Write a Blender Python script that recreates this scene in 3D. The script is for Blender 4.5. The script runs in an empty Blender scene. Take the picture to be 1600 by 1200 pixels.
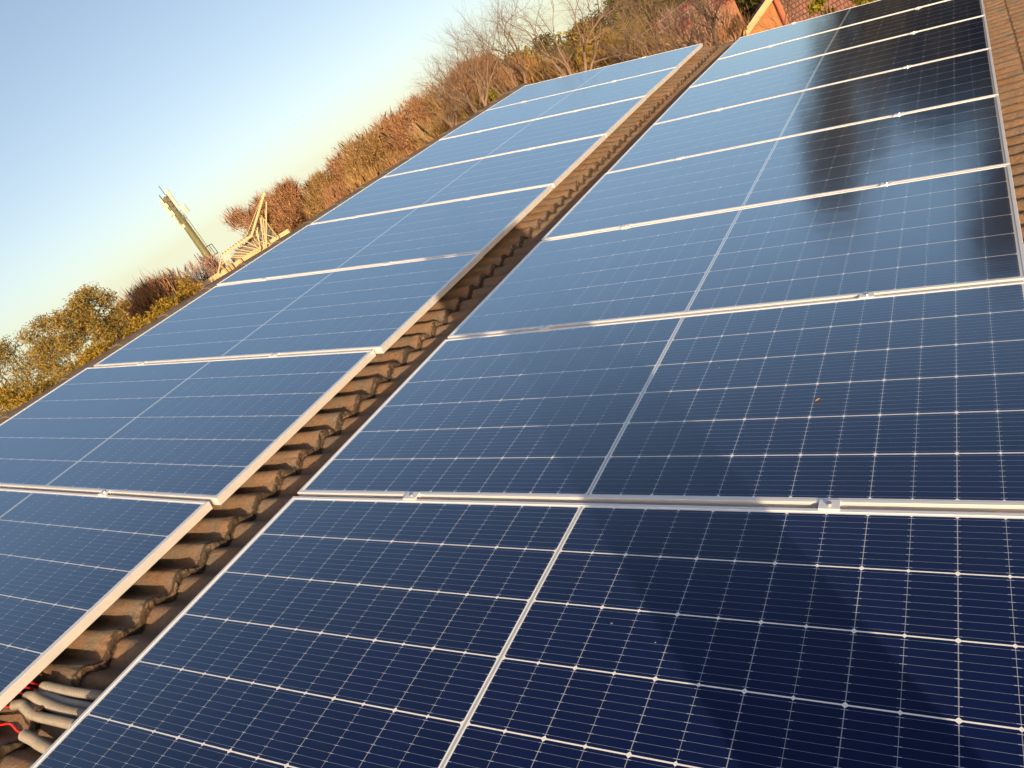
import bpy, math, random
import numpy as np
from mathutils import Matrix, Vector

S = bpy.context.scene
COL = S.collection
rad = math.radians

# ------------------------------------------------------------------ camera
# roof frame: a = down the slope, b = along the ridge, n = off the panels
F_PX = 1263.9
PITCH = math.atan2(0.24783, 0.96880)
CP, SP = math.cos(PITCH), math.sin(PITCH)
M = np.array([[CP, 0, SP], [0, 1, 0], [-SP, 0, CP]])          # roof -> world
RC = np.array([[0.86121979, 0.40672658, -0.30475231],
               [-0.05235716, -0.5254396, -0.84921844],
               [-0.50552864, 0.74731969, -0.43122393]])        # rows: right, down, forward
CAM_R = np.array([1.97006, -1.50128, 1.22983])
CAM_W = M @ CAM_R
cam_d = bpy.data.cameras.new('camera')
cam = bpy.data.objects.new('camera', cam_d); COL.objects.link(cam)
ax = (M @ RC[0], -(M @ RC[1]), -(M @ RC[2]))
mw = Matrix.Identity(4)
for j in range(3):
    for i in range(3):
        mw[i][j] = ax[j][i]
    mw[j][3] = CAM_W[j]
cam.matrix_world = mw
cam_d.sensor_width = 36.0
cam_d.lens = 36.0 * F_PX / 1600
cam_d.clip_start = 0.02
cam_d.clip_end = 3000
S.camera = cam

# ------------------------------------------------------------------ light
SUN_R = np.array([.565, -.780, .262]); SUN_R /= np.linalg.norm(SUN_R)
SUN_W = M @ SUN_R
SUN_EL = math.asin(SUN_W[2]); SUN_AZ = math.atan2(SUN_W[0], SUN_W[1])
world = bpy.data.worlds.new('World'); S.world = world
world.use_nodes = True
wn = world.node_tree.nodes; wl = world.node_tree.links
sky = wn.new('ShaderNodeTexSky'); sky.sky_type = 'NISHITA'
sky.sun_disc = False
sky.sun_elevation = SUN_EL; sky.sun_rotation = SUN_AZ
sky.air_density = 0.7; sky.dust_density = 1.5; sky.ozone_density = 0.5
tint = wn.new('ShaderNodeMix'); tint.data_type = 'RGBA'; tint.blend_type = 'MULTIPLY'; tint.inputs[0].default_value = 1.0
tint.inputs[7].default_value = (1.02, .945, .955, 1)
# keep the pale low-sky colour down to the horizon, as in the hazy evening air of the photo
wtc = wn.new('ShaderNodeTexCoord'); wsep = wn.new('ShaderNodeSeparateXYZ'); wmax = wn.new('ShaderNodeMath'); wcmb = wn.new('ShaderNodeCombineXYZ')
wmax.operation = 'MAXIMUM'; wmax.inputs[1].default_value = .050
wl.new(wtc.outputs['Generated'], wsep.inputs[0]); wl.new(wsep.outputs[2], wmax.inputs[0])
wl.new(wsep.outputs[0], wcmb.inputs[0]); wl.new(wsep.outputs[1], wcmb.inputs[1]); wl.new(wmax.outputs[0], wcmb.inputs[2])
wl.new(wcmb.outputs[0], sky.inputs[0])
wl.new(sky.outputs[0], tint.inputs[6]); wl.new(tint.outputs[2], wn['Background'].inputs[0])
wn['Background'].inputs[1].default_value = 0.119
sun_d = bpy.data.lights.new('sun', 'SUN')
sun_d.energy = 3.7; sun_d.angle = rad(0.5); sun_d.color = (1.0, 0.72, 0.43)
sun = bpy.data.objects.new('sun', sun_d); COL.objects.link(sun)
sun.rotation_euler = Vector(SUN_W).to_track_quat('Z', 'Y').to_euler()
sun.location = (20, -20, 30)
S.view_settings.view_transform = 'Standard'
S.view_settings.look = 'None'
S.view_settings.gamma = 1.0
S.view_settings.exposure = 1.0

# ------------------------------------------------------------------ helpers
def tag(o, label=None, cat=None, group=None, kind=None):
    if label: o['label'] = label
    if cat: o['category'] = cat
    if group: o['group'] = group
    if kind: o['kind'] = kind
    return o

def empty(name, loc=(0, 0, 0), rot=(0, 0, 0)):
    o = bpy.data.objects.new(name, None); COL.objects.link(o)
    o.location = loc; o.rotation_euler = rot
    o.empty_display_size = 0.1
    return o

def rpt(a, b, n):
    return M @ np.array([a, b, n])

def on_roof(o, a, b, n):
    o.location = rpt(a, b, n); o.rotation_euler = (0, PITCH, 0)
    return o

class MB:
    """collects pieces, links them as one mesh object"""
    def __init__(s):
        s.v = []; s.f = []; s.n = 0
    def add(s, verts, faces):
        verts = np.asarray(verts, float)
        s.v.append(verts)
        s.f += [tuple(int(i) + s.n for i in f) for f in faces]
        s.n += len(verts)
        return s
    def box(s, lo, hi):
        x0, y0, z0 = lo; x1, y1, z1 = hi
        v = [(x0, y0, z0), (x1, y0, z0), (x1, y1, z0), (x0, y1, z0), (x0, y0, z1), (x1, y0, z1), (x1, y1, z1), (x0, y1, z1)]
        return s.add(v, [(0, 3, 2, 1), (4, 5, 6, 7), (0, 1, 5, 4), (1, 2, 6, 5), (2, 3, 7, 6), (3, 0, 4, 7)])
    def tube(s, pts, r, k=8, cap=True):
        pts = np.asarray(pts, float); m = len(pts)
        r = np.full(m, r) if np.isscalar(r) else np.asarray(r, float)
        t = np.gradient(pts, axis=0); t /= np.linalg.norm(t, axis=1)[:, None] + 1e-12
        ref = np.array([0, 0, 1.0]) if abs(t[0][2]) < .9 else np.array([1.0, 0, 0])
        u = np.cross(t[0], ref); u /= np.linalg.norm(u)
        ang = np.arange(k) * 2 * np.pi / k
        V = []
        for i in range(m):
            u = u - t[i] * (u @ t[i]); u /= np.linalg.norm(u) + 1e-12
            w = np.cross(t[i], u)
            V.append(pts[i] + r[i] * (np.cos(ang)[:, None] * u + np.sin(ang)[:, None] * w))
        V = np.concatenate(V)
        F = []
        for i in range(m - 1):
            for j in range(k):
                F.append((i * k + j, i * k + (j + 1) % k, (i + 1) * k + (j + 1) % k, (i + 1) * k + j))
        if cap:
            F.append(tuple(range(k - 1, -1, -1))); F.append(tuple((m - 1) * k + j for j in range(k)))
        return s.add(V, F)
    def bar(s, p, q, w, h):
        """square bar between two points"""
        p = np.asarray(p, float); q = np.asarray(q, float)
        t = q - p; t /= np.linalg.norm(t)
        ref = np.array([0, 0, 1.0]) if abs(t[2]) < .95 else np.array([1.0, 0, 0])
        u = np.cross(t, ref); u /= np.linalg.norm(u); v = np.cross(u, t)
        V = []
        for c in (p, q):
            for sx, sy in ((-1, -1), (1, -1), (1, 1), (-1, 1)):
                V.append(c + u * sx * w / 2 + v * sy * h / 2)
        return s.add(V, [(0, 1, 2, 3), (7, 6, 5, 4), (0, 4, 5, 1), (1, 5, 6, 2), (2, 6, 7, 3), (3, 7, 4, 0)])
    def build(s, name, m, parent=None, smooth=False):
        me = bpy.data.meshes.new(name)
        me.from_pydata(np.concatenate(s.v).tolist(), [], s.f); me.update()
        if smooth:
            me.polygons.foreach_set('use_smooth', [True] * len(me.polygons))
        me.materials.append(m)
        o = bpy.data.objects.new(name, me); COL.objects.link(o)
        if parent: o.parent = parent
        return o

def quads(name, V, m, parent=None, n=4):
    """V: (N,n,3) separate faces"""
    N = len(V)
    me = bpy.data.meshes.new(name)
    me.vertices.add(N * n); me.loops.add(N * n); me.polygons.add(N)
    me.vertices.foreach_set('co', V.reshape(-1).astype(np.float32))
    me.loops.foreach_set('vertex_index', np.arange(N * n, dtype=np.int32))
    me.polygons.foreach_set('loop_start', np.arange(0, N * n, n, dtype=np.int32))
    me.polygons.foreach_set('loop_total', np.full(N, n, dtype=np.int32))
    me.update(calc_edges=True)
    me.materials.append(m)
    o = bpy.data.objects.new(name, me); COL.objects.link(o)
    if parent: o.parent = parent
    return o

def copy_tree(o, parent=None):
    c = o.copy(); COL.objects.link(c)
    if parent: c.parent = parent
    for ch in list(o.children): copy_tree(ch, c)
    return c

# pixel of the 1600x1200 photo -> world point at a given ground distance
FWD_H = M @ RC[2]; FWD_H = np.array([FWD_H[0], FWD_H[1], 0]); FWD_H /= np.linalg.norm(FWD_H)
RIGHT_H = np.array([FWD_H[1], -FWD_H[0], 0])
def pix(x, y, dist):
    d = M @ (RC.T @ np.array([(x - 800) / F_PX, (y - 600) / F_PX, 1.0]))
    return CAM_W + d * dist / math.hypot(d[0], d[1])
def azel(az, el, dist):
    a = rad(az)
    return CAM_W + dist * np.array([math.sin(a), math.cos(a), math.tan(rad(el))])

# ------------------------------------------------------------------ materials
class NT:
    def __init__(s, name):
        s.m = bpy.data.materials.new(name); s.m.use_nodes = True
        s.t = s.m.node_tree; s.n = s.t.nodes; s.l = s.t.links
        s.b = s.n['Principled BSDF']; s.out = s.n['Material Output']
    def new(s, typ, **kw):
        nd = s.n.new(typ)
        for k, v in kw.items(): setattr(nd, k, v)
        return nd
    def put(s, sock, v):
        if hasattr(v, 'is_output') or isinstance(v, bpy.types.NodeSocket): s.l.new(v, sock)
        else: sock.default_value = v
    def math(s, op, a, b=None, c=None):
        nd = s.new('ShaderNodeMath', operation=op)
        s.put(nd.inputs[0], a)
        if b is not None: s.put(nd.inputs[1], b)
        if c is not None: s.put(nd.inputs[2], c)
        return nd.outputs[0]
    def mix(s, f, a, b):
        nd = s.new('ShaderNodeMix', data_type='RGBA')
        s.put(nd.inputs[0], f)
        for sock, v in ((nd.inputs[6], a), (nd.inputs[7], b)):
            s.put(sock, v if not isinstance(v, tuple) else (v + (1,) if len(v) == 3 else v))
        return nd.outputs[2]
    def noise(s, scale, detail=4, rough=.55, vec=None):
        nd = s.new('ShaderNodeTexNoise')
        nd.inputs['Scale'].default_value = scale; nd.inputs['Detail'].default_value = detail; nd.inputs['Roughness'].default_value = rough
        if vec is not None: s.l.new(vec, nd.inputs['Vector'])
        return nd.outputs['Fac']
    def coord(s, which='Object'):
        return s.new('ShaderNodeTexCoord').outputs[which]
    def ramp(s, f, stops):
        nd = s.new('ShaderNodeValToRGB'); s.put(nd.inputs[0], f)
        e = nd.color_ramp.elements
        while len(e) < len(stops): e.new(.5)
        for i, (p, c) in enumerate(stops):
            e[i].position = p; e[i].color = c + (1,) if len(c) == 3 else c
        return nd.outputs[0]
    def step(s, v, lim, soft=None):
        """1 where v < lim"""
        return s.math('LESS_THAN', v, lim)
    def bump(s, h, dist, strength=1.0):
        nd = s.new('ShaderNodeBump'); s.put(nd.inputs['Height'], h)
        nd.inputs['Distance'].default_value = dist; nd.inputs['Strength'].default_value = strength
        return nd.outputs[0]

def basic(name, c1, c2, scale, rough=.7, metal=0.0, bump=0.0, spec=.5):
    t = NT(name)
    v = t.coord()
    f = t.noise(scale, 5, .6, v)
    f2 = t.ramp(f, [(.3, c1), (.7, c2)])
    t.put(t.b.inputs['Base Color'], f2)
    t.b.inputs['Roughness'].default_value = rough; t.b.inputs['Metallic'].default_value = metal
    t.b.inputs['Specular IOR Level'].default_value = spec
    if bump: t.put(t.b.inputs['Normal'], t.bump(t.noise(scale * 6, 4, .6, v), bump))
    return t.m

def leaf_mat(name, cols, trans=.35):
    t = NT(name)
    isl = t.new('ShaderNodeNewGeometry').outputs['Random Per Island']
    nz = t.noise(.55, 3, .6, t.coord())
    f = t.math('ADD', t.math('MULTIPLY', isl, .55), t.math('MULTIPLY', nz, .5))
    n = len(cols)
    col = t.ramp(f, [(.15 + .7 * i / (n - 1), c) for i, c in enumerate(cols)])
    d = t.new('ShaderNodeBsdfDiffuse'); tr = t.new('ShaderNodeBsdfTranslucent')
    t.put(d.inputs[0], col); t.put(tr.inputs[0], col)
    mx = t.new('ShaderNodeMixShader'); mx.inputs[0].default_value = trans
    t.l.new(d.outputs[0], mx.inputs[1]); t.l.new(tr.outputs[0], mx.inputs[2])
    t.l.new(mx.outputs[0], t.out.inputs[0])
    return t.m

PW, PH = 2.094, 1.038
LIP = 0.0115
def panel_material():
    t = NT('solar_glass')
    sep = t.new('ShaderNodeSeparateXYZ'); t.l.new(t.coord(), sep.inputs[0])
    x, y = sep.outputs[0], sep.outputs[1]
    strip = .0068
    px = (PW / 2 - LIP - .009 - strip) / 12
    py = (PH - 2 * LIP - .008) / 6
    xa = t.math('SUBTRACT', t.math('ABSOLUTE', x), strip)
    u = t.math('DIVIDE', xa, px); w = t.math('DIVIDE', t.math('ADD', y, 3 * py), py)
    fu = t.math('FRACT', u); fw = t.math('FRACT', w)
    dx = t.math('MULTIPLY', t.math('MINIMUM', fu, t.math('SUBTRACT', 1, fu)), px)
    dy = t.math('MULTIPLY', t.math('MINIMUM', fw, t.math('SUBTRACT', 1, fw)), py)
    # cells keep their cut corners on every second gap
    ui = t.math('ROUND', u)
    even = t.math('LESS_THAN', t.math('MODULO', ui, 2), .5)
    gx = t.math('LESS_THAN', dx, t.math('ADD', .0005, t.math('MULTIPLY', even, .0004)))
    gy = t.math('LESS_THAN', dy, .0017)
    dia = t.math('LESS_THAN', t.math('ADD', dx, dy), t.math('ADD', .0054, t.math('MULTIPLY', even, .0014)))
    out = t.math('MAXIMUM', t.math('GREATER_THAN', u, 12.0), t.math('GREATER_THAN', t.math('ABSOLUTE', y), 3 * py))
    mid = t.math('LESS_THAN', xa, 0.0)
    gap = t.math('MAXIMUM', gy, t.math('MAXIMUM', dia, t.math('MAXIMUM', out, mid)))
    # nine ribbons a cell, brighter where they jump the gap
    fb = t.math('FRACT', t.math('MULTIPLY', fw, 9))
    db = t.math('MULTIPLY', t.math('ABSOLUTE', t.math('SUBTRACT', fb, .5)), py / 9)
    near = t.math('LESS_THAN', dx, .0062)
    bus = t.math('LESS_THAN', db, t.math('ADD', .00027, t.math('MULTIPLY', near, .00025)))
    # colour
    cid = t.new('ShaderNodeCombineXYZ')
    t.l.new(t.math('FLOOR', t.math('ADD', t.math('MULTIPLY', t.math('SIGN', x), 40), u)), cid.inputs[0]); t.l.new(t.math('FLOOR', w), cid.inputs[1])
    t.l.new(t.new('ShaderNodeObjectInfo').outputs['Random'], cid.inputs[2])
    wn_ = t.new('ShaderNodeTexWhiteNoise'); t.l.new(cid.outputs[0], wn_.inputs[0])
    cell = t.mix(wn_.outputs['Value'], (.0008, .0078, .058), (.0013, .0088, .066))
    cell = t.mix(t.math('MULTIPLY', gx, .58), cell, (.55, .58, .62))
    cell = t.mix(t.math('MULTIPLY', bus, t.math('ADD', .48, t.math('MULTIPLY', near, .42))), cell, (.52, .66, .86))
    base = t.mix(gap, cell, (.90, .91, .92))
    base = t.mix(t.math('LESS_THAN', t.math('ABSOLUTE', x), .0030), base, (.42, .50, .56))  # centre ribbon: sky reflection put in as blue-grey colour
    # dust film and droppings
    oc = t.coord()
    d1 = t.ramp(t.noise(2.3, 6, .65, oc), [(.35, (0, 0, 0)), (.8, (1, 1, 1))])
    d2 = t.ramp(t.noise(60, 3, .7, oc), [(.72, (0, 0, 0)), (.8, (1, 1, 1))])
    vo = t.new('ShaderNodeTexVoronoi'); vo.inputs['Scale'].default_value = 9; t.l.new(oc, vo.inputs['Vector'])
    speck = t.math('MULTIPLY', t.math('LESS_THAN', vo.outputs['Distance'], .022),
                   t.math('GREATER_THAN', t.new('ShaderNodeSeparateColor').outputs[0], -1))
    sc = t.n[-1] if False else None
    sepc = t.new('ShaderNodeSeparateColor'); t.l.new(vo.outputs['Color'], sepc.inputs[0])
    speck = t.math('MULTIPLY', t.math('LESS_THAN', vo.outputs['Distance'], .022), t.math('GREATER_THAN', sepc.outputs[0], .70))
    dust = t.math('ADD', .0030, t.math('MULTIPLY', d1, .007))
    dust = t.math('ADD', dust, t.math('MULTIPLY', d2, .016))
    base = t.mix(dust, base, (.56, .46, .38))
    base = t.mix(t.math('MULTIPLY', speck, .55), base, (.62, .55, .45))
    t.put(t.b.inputs['Base Color'], base)
    t.b.inputs['Roughness'].default_value = .45
    t.b.inputs['Specular IOR Level'].default_value = .1
    lw = t.new('ShaderNodeLayerWeight'); lw.inputs[0].default_value = .5
    fr_ = t.math('MULTIPLY', t.math('TANH', t.math('MULTIPLY', t.math('POWER', lw.outputs['Facing'], 4.1), 8.0)), .72)
    gl = t.new('ShaderNodeBsdfGlossy'); gl.inputs['Color'].default_value = (.85, .97, 1.0, 1); gl.inputs['Roughness'].default_value = .135
    wav = t.bump(t.noise(5, 2, .5, oc), .0008)
    t.l.new(wav, gl.inputs['Normal'])
    mx = t.new('ShaderNodeMixShader')
    t.l.new(fr_, mx.inputs[0]); t.l.new(t.b.outputs[0], mx.inputs[1]); t.l.new(gl.outputs[0], mx.inputs[2])
    t.l.new(mx.outputs[0], t.out.inputs[0])
    return t.m

def tile_material():
    t = NT('concrete_tile')
    oc = t.coord()
    sep = t.new('ShaderNodeSeparateXYZ'); t.l.new(oc, sep.inputs[0])
    cid = t.new('ShaderNodeCombineXYZ')
    t.l.new(t.math('FLOOR', t.math('DIVIDE', t.math('ADD', sep.outputs[0], .31), .32)), cid.inputs[0])
    t.l.new(t.math('FLOOR', t.math('DIVIDE', t.math('ADD', sep.outputs[1], .104), .266)), cid.inputs[1])
    wn_ = t.new('ShaderNodeTexWhiteNoise'); t.l.new(cid.outputs[0], wn_.inputs[0])
    base = t.mix(wn_.outputs['Value'], (.230, .132, .076), (.300, .185, .115))
    n1 = t.noise(9, 6, .65, oc)
    base = t.mix(t.ramp(n1, [(.42, (0, 0, 0)), (.62, (1, 1, 1))]), base, (.19, .155, .122))
    n2 = t.noise(70, 5, .7, oc)
    base = t.mix(t.ramp(n2, [(.5, (0, 0, 0)), (.75, (.55, .55, .55))]), base, (.075, .055, .042))
    grit = t.ramp(t.noise(330, 3, .8, oc), [(.40, (0, 0, 0)), (.62, (.6, .6, .6))])
    base = t.mix(grit, base, (.10, .075, .056))
    lich = t.ramp(t.noise(34, 4, .7, oc), [(.66, (0, 0, 0)), (.72, (.5, .5, .5))])
    base = t.mix(lich, base, (.30, .27, .21))
    fr0 = t.math('FRACT', t.math('DIVIDE', t.math('ADD', sep.outputs[0], .315), .32))
    edge = t.math('MAXIMUM', t.math('SUBTRACT', 1.0, t.math('MULTIPLY', fr0, 22)), t.math('SUBTRACT', t.math('MULTIPLY', fr0, 22), 21.0))
    moss = t.ramp(t.math('ADD', t.math('MULTIPLY', edge, .38), t.noise(95, 4, .7, oc)), [(.62, (0, 0, 0)), (.74, (.85, .85, .85))])
    base = t.mix(moss, base, (.034, .027, .020))
    t.put(t.b.inputs['Base Color'], base)
    t.b.inputs['Roughness'].default_value = .85
    t.b.inputs['Specular IOR Level'].default_value = .25
    h = t.math('ADD', t.noise(140, 5, .7, oc), t.math('MULTIPLY', t.noise(22, 4, .6, oc), 2.0))
    t.put(t.b.inputs['Normal'], t.bump(h, .0042))
    return t.m

def alu_material():
    t = NT('anodised_aluminium')
    oc = t.coord()
    f = t.noise(14, 5, .7, oc)
    t.put(t.b.inputs['Base Color'], t.ramp(f, [(.3, (.90, .90, .91)), (.7, (.96, .96, .96))]))
    t.b.inputs['Metallic'].default_value = .5
    t.b.inputs['Roughness'].default_value = .36
    return t.m

def far_tiles(name, c1, c2, sx, sz):
    """roof tiles of a far house: rows by object x and height"""
    t = NT(name)
    oc = t.coord()
    br = t.new('ShaderNodeTexBrick')
    br.inputs['Color1'].default_value = c1 + (1,); br.inputs['Color2'].default_value = c2 + (1,)
    br.inputs['Mortar'].default_value = tuple(c * .35 for c in c1) + (1,)
    br.inputs['Scale'].default_value = 1.0; br.inputs['Brick Width'].default_value = sx; br.inputs['Row Height'].default_value = sz
    br.inputs['Mortar Size'].default_value = sx * .13
    mp = t.new('ShaderNodeMapping'); mp.inputs['Rotation'].default_value = (rad(90), 0, 0)
    t.l.new(oc, mp.inputs[0]); t.l.new(mp.outputs[0], br.inputs['Vector'])
    n = t.noise(1.6, 5, .7, oc)
    c = t.mix(t.ramp(n, [(.4, (0, 0, 0)), (.75, (.6, .6, .6))]), br.outputs[0], tuple(v * .6 for v in c1))
    t.put(t.b.inputs['Base Color'], c); t.b.inputs['Roughness'].default_value = .85
    t.put(t.b.inputs['Normal'], t.bump(br.outputs['Fac'], -.03))
    return t.m

MAT = dict(
    glass=panel_material(), tile=tile_material(), alu=alu_material(),
    ridge=basic('ridge_mortar', (.085, .070, .058), (.15, .12, .095), 12, .9, bump=.004),
    steel=basic('stainless_bolt', (.5, .5, .5), (.62, .62, .62), 40, .3, .9),
    wall=basic('plaster_wall', (.55, .46, .34), (.62, .52, .40), 1.2, .9),
    conduit=basic('conduit_plastic', (.17, .155, .135), (.23, .21, .185), 30, .6),
    conduit_pale=basic('conduit_pale_plastic', (.26, .26, .26), (.31, .31, .305), 30, .6),
    cable=basic('red_cable', (.50, .012, .02), (.62, .022, .03), 25, .4),
    dry_leaf=basic('dry_leaf', (.45, .20, .06), (.62, .36, .16), 60, .7),
    bark=basic('bark', (.14, .095, .066), (.24, .165, .115), 6, .95, bump=.01),
    bark_pale=basic('pale_bark', (.155, .105, .075), (.235, .160, .115), 5, .95, bump=.006),
    bark_dark=basic('dark_bark', (.075, .05, .036), (.13, .09, .062), 5, .95, bump=.01),
    yellow=basic('cream_paint', (.38, .31, .155), (.44, .36, .19), .8, .6),
    cream=basic('cream_wall', (.37, .30, .155), (.42, .35, .185), .4, .8),
    pole=basic('green_pole_paint', (.115, .115, .05), (.15, .145, .068), 1.5, .6),
    antenna=basic('antenna_shell', (.37, .33, .27), (.43, .39, .32), .8, .5),
    dark=basic('dark_steel', (.05, .05, .04), (.09, .085, .065), 3, .6, .3),
    pane=basic('roof_pane', (.13, .125, .12), (.20, .185, .165), 2.0, .8, spec=.1),
    orange=basic('orange_plaster', (.33, .14, .058), (.40, .18, .075), 3.5, .9, bump=.02),
    salmon=basic('salmon_plaster', (.28, .125, .075), (.33, .155, .095), .8, .9),
    white=basic('white_paint', (.40, .38, .34), (.46, .44, .40), 2, .6),
    redroof=far_tiles('red_roof_tile', (.30, .085, .06), (.38, .125, .09), .26, .26),
    brownroof=far_tiles('brown_roof_tile', (.32, .155, .11), (.42, .205, .15), .17, .20),
    red_paint=basic('red_paint', (.36, .07, .05), (.45, .10, .07), 2, .6),
    wire=basic('wire_sheath', (.50, .47, .40), (.62, .58, .5), 2, .5),
    ground=basic('dry_ground', (.12, .105, .05), (.20, .16, .085), .22, .95),
    olive=leaf_mat('olive_leaf', [(0.146, 0.116, 0.037), (0.268, 0.201, 0.061), (0.415, 0.299, 0.098)]),
    gold=leaf_mat('golden_leaf', [(0.146, 0.110, 0.022), (0.293, 0.201, 0.037), (0.439, 0.299, 0.055)]),
    rust=leaf_mat('rust_twig', [(.19, .10, .058), (.31, .168, .092), (.46, .27, .15)], .15),
    russet=leaf_mat('russet_twig', [(.17, .105, .050), (.28, .18, .080), (.42, .28, .13)], .15),
    tan=leaf_mat('tan_twig', [(0.207, 0.122, 0.055), (0.342, 0.213, 0.091), (0.488, 0.329, 0.146)], .15),
    mauve=leaf_mat('mauve_twig', [(0.232, 0.146, 0.122), (0.354, 0.232, 0.189), (0.488, 0.329, 0.268)], .15),
    green=leaf_mat('green_leaf', [(0.043, 0.051, 0.020), (0.098, 0.100, 0.032), (0.183, 0.159, 0.051)]),
    dkgreen=leaf_mat('dark_evergreen_leaf', [(.030, .026, .012), (.055, .045, .020), (.09, .07, .032)], .2),
    lime=leaf_mat('lime_leaf', [(0.122, 0.122, 0.015), (0.244, 0.220, 0.024), (0.366, 0.317, 0.049)]),
    skin=basic('skin', (.42, .24, .16), (.5, .3, .2), 20, .6),
    shirt=basic('blue_shirt', (.05, .08, .16), (.07, .10, .2), 30, .9),
    trousers=basic('grey_trousers', (.05, .05, .055), (.07, .07, .075), 30, .9),
    hair=basic('dark_hair', (.02, .015, .012), (.035, .028, .02), 60, .6),
    phone=basic('phone_shell', (.02, .02, .022), (.03, .03, .033), 30, .25),
)

# ------------------------------------------------------------------ terrain
GZ = -5.5
def build_ground():
    rr = np.concatenate([np.linspace(0, 60, 16), np.linspace(70, 220, 22), [300, 450, 700, 1100, 1800]])
    th = np.linspace(0, 2 * np.pi, 73)[:-1]
    V = []
    for r in rr:
        for a in th:
            s = min(max((r - 62) / 70, 0), 1); s = s * s * (3 - 2 * s)
            bumpy = .5 * math.sin(a * 7 + r * .05) + .35 * math.sin(a * 13 - r * .08)
            az = math.degrees(a)
            V.append((CAM_W[0] + r * math.sin(a), CAM_W[1] + r * math.cos(a), GZ + s * (6.0 + bumpy) if r > 0 else GZ))
    k = len(th); F = []
    for i in range(len(rr) - 1):
        for j in range(k):
            F.append((i * k + j, (i + 1) * k + j, (i + 1) * k + (j + 1) % k, i * k + (j + 1) % k))
    o = MB().add(V, F).build('ground', MAT['ground'], smooth=True)
    tag(o, kind='structure')
build_ground()

# ------------------------------------------------------------------ the house with the tiled roof
GA = 0.363
def left_dz(a, b):
    return -.0202 - .0293 * (a + GA) + .0076 * b
PER, CREST0 = 0.1332, -0.037
EDGE0, GAUGE = -0.315, 0.32
B0, B1 = -4.6, 7.78
A_RIDGE, A_EAVE = -2.70, 4.9
rng = np.random.default_rng(7)

def roof_mesh():
    nb = int((B1 - B0) / PER * 20)
    b = np.linspace(B0, B1, nb)
    ph = (b - CREST0) / PER
    roll = .036 * np.power(.5 + .5 * np.cos(2 * np.pi * ph), .85)
    tile_id = np.floor((b + .104) / .266).astype(int)
    V = []; F = []; n = 0
    k0 = math.floor((A_RIDGE - EDGE0) / GAUGE) + 1; k1 = math.ceil((A_EAVE - EDGE0) / GAUGE)
    for k in range(k0, k1 + 1):
        ae = EDGE0 + k * GAUGE
        jit = rng.normal(0, .0035, 400)[tile_id - tile_id.min()] + np.interp(b, np.linspace(B0, B1, nb // 3), rng.normal(0, .0016, nb // 3)) + rng.normal(0, .0018, nb)
        lift = rng.normal(0, .002, 400)[tile_id - tile_id.min()]
        rows = [(-.36, 0.0, 1), (-.2, .42, 1), (-.06, .83, 1), (-.010, .965, 1), (-.002, .955, 1), (0.0, .86, 1), (-.003, .1, 1), (-.012, -.25, 1)]
        start = n
        for r_, (da, t, _) in enumerate(rows):
            a = np.maximum(ae + da + jit, A_RIDGE + .002 * r_)
            z = -.152 + roll * (1 if t > 0 else .96) + .030 * t + lift
            zz = z + np.where(a < -GA, -.0293 * (a + GA) + .0076 * b * np.clip((-GA - a) / .2, 0, 1), 0)
            if da <= -.2 or True:
                zz = zz + rng.normal(0, .0004 if r_ in (0, 1, 2, 7) else .0024, nb)
            V.append(np.stack([a, b, zz], 1)); n += nb
        R = len(rows)
        i = np.arange(nb - 1)
        for r in range(R - 1):
            s0 = start + r * nb; s1 = s0 + nb
            F.append(np.stack([s0 + i, s1 + i, s1 + i + 1, s0 + i + 1], 1))
    V = np.concatenate(V); F = np.concatenate(F)
    me = bpy.data.meshes.new('roof')
    me.vertices.add(len(V)); me.loops.add(len(F) * 4); me.polygons.add(len(F))
    me.vertices.foreach_set('co', V.reshape(-1).astype(np.float32))
    me.loops.foreach_set('vertex_index', F.reshape(-1).astype(np.int32))
    me.polygons.foreach_set('loop_start', np.arange(0, len(F) * 4, 4, dtype=np.int32))
    me.polygons.foreach_set('loop_total', np.full(len(F), 4, dtype=np.int32))
    me.polygons.foreach_set('use_smooth', np.ones(len(F), dtype=bool))
    me.update(calc_edges=True); me.validate()
    me.materials.append(MAT['tile'])
    o = bpy.data.objects.new('roof', me); COL.objects.link(o)
    return o

house = on_roof(empty('house'), 0, 0, 0)
tag(house, 'house whose weathered brown tiled roof carries the two solar rows', 'house')
roof = roof_mesh(); roof.parent = house
# ridge caps: short half rounds, each lapping the next
mb = MB()
L = .40
b = B0
while b < B1 - .05:
    b1 = min(b + L, B1 + .02)
    pts = []
    for (bb, r) in ((b, .118), (b1 + .02, .106)):
        for q in np.linspace(-.12 * np.pi, 1.12 * np.pi, 15):
            pts.append((A_RIDGE + 1.05 * r * math.cos(q), bb, -.112 + r * math.sin(q) + .0076 * bb))
    F = [(j, j + 1, 15 + j + 1, 15 + j) for j in range(14)] + [tuple(range(15))]
    mb.add(pts, F)
    b += L
mb.build('ridge_cap', MAT['ridge'], roof, smooth=False)
# far verge: a bedded edge strip on the last tiles
mb = MB()
mb.box((A_RIDGE, B1 - .005, -.30), (A_EAVE, B1 + .05, -.105))
mb.build('verge', MAT['ridge'], roof)
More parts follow.
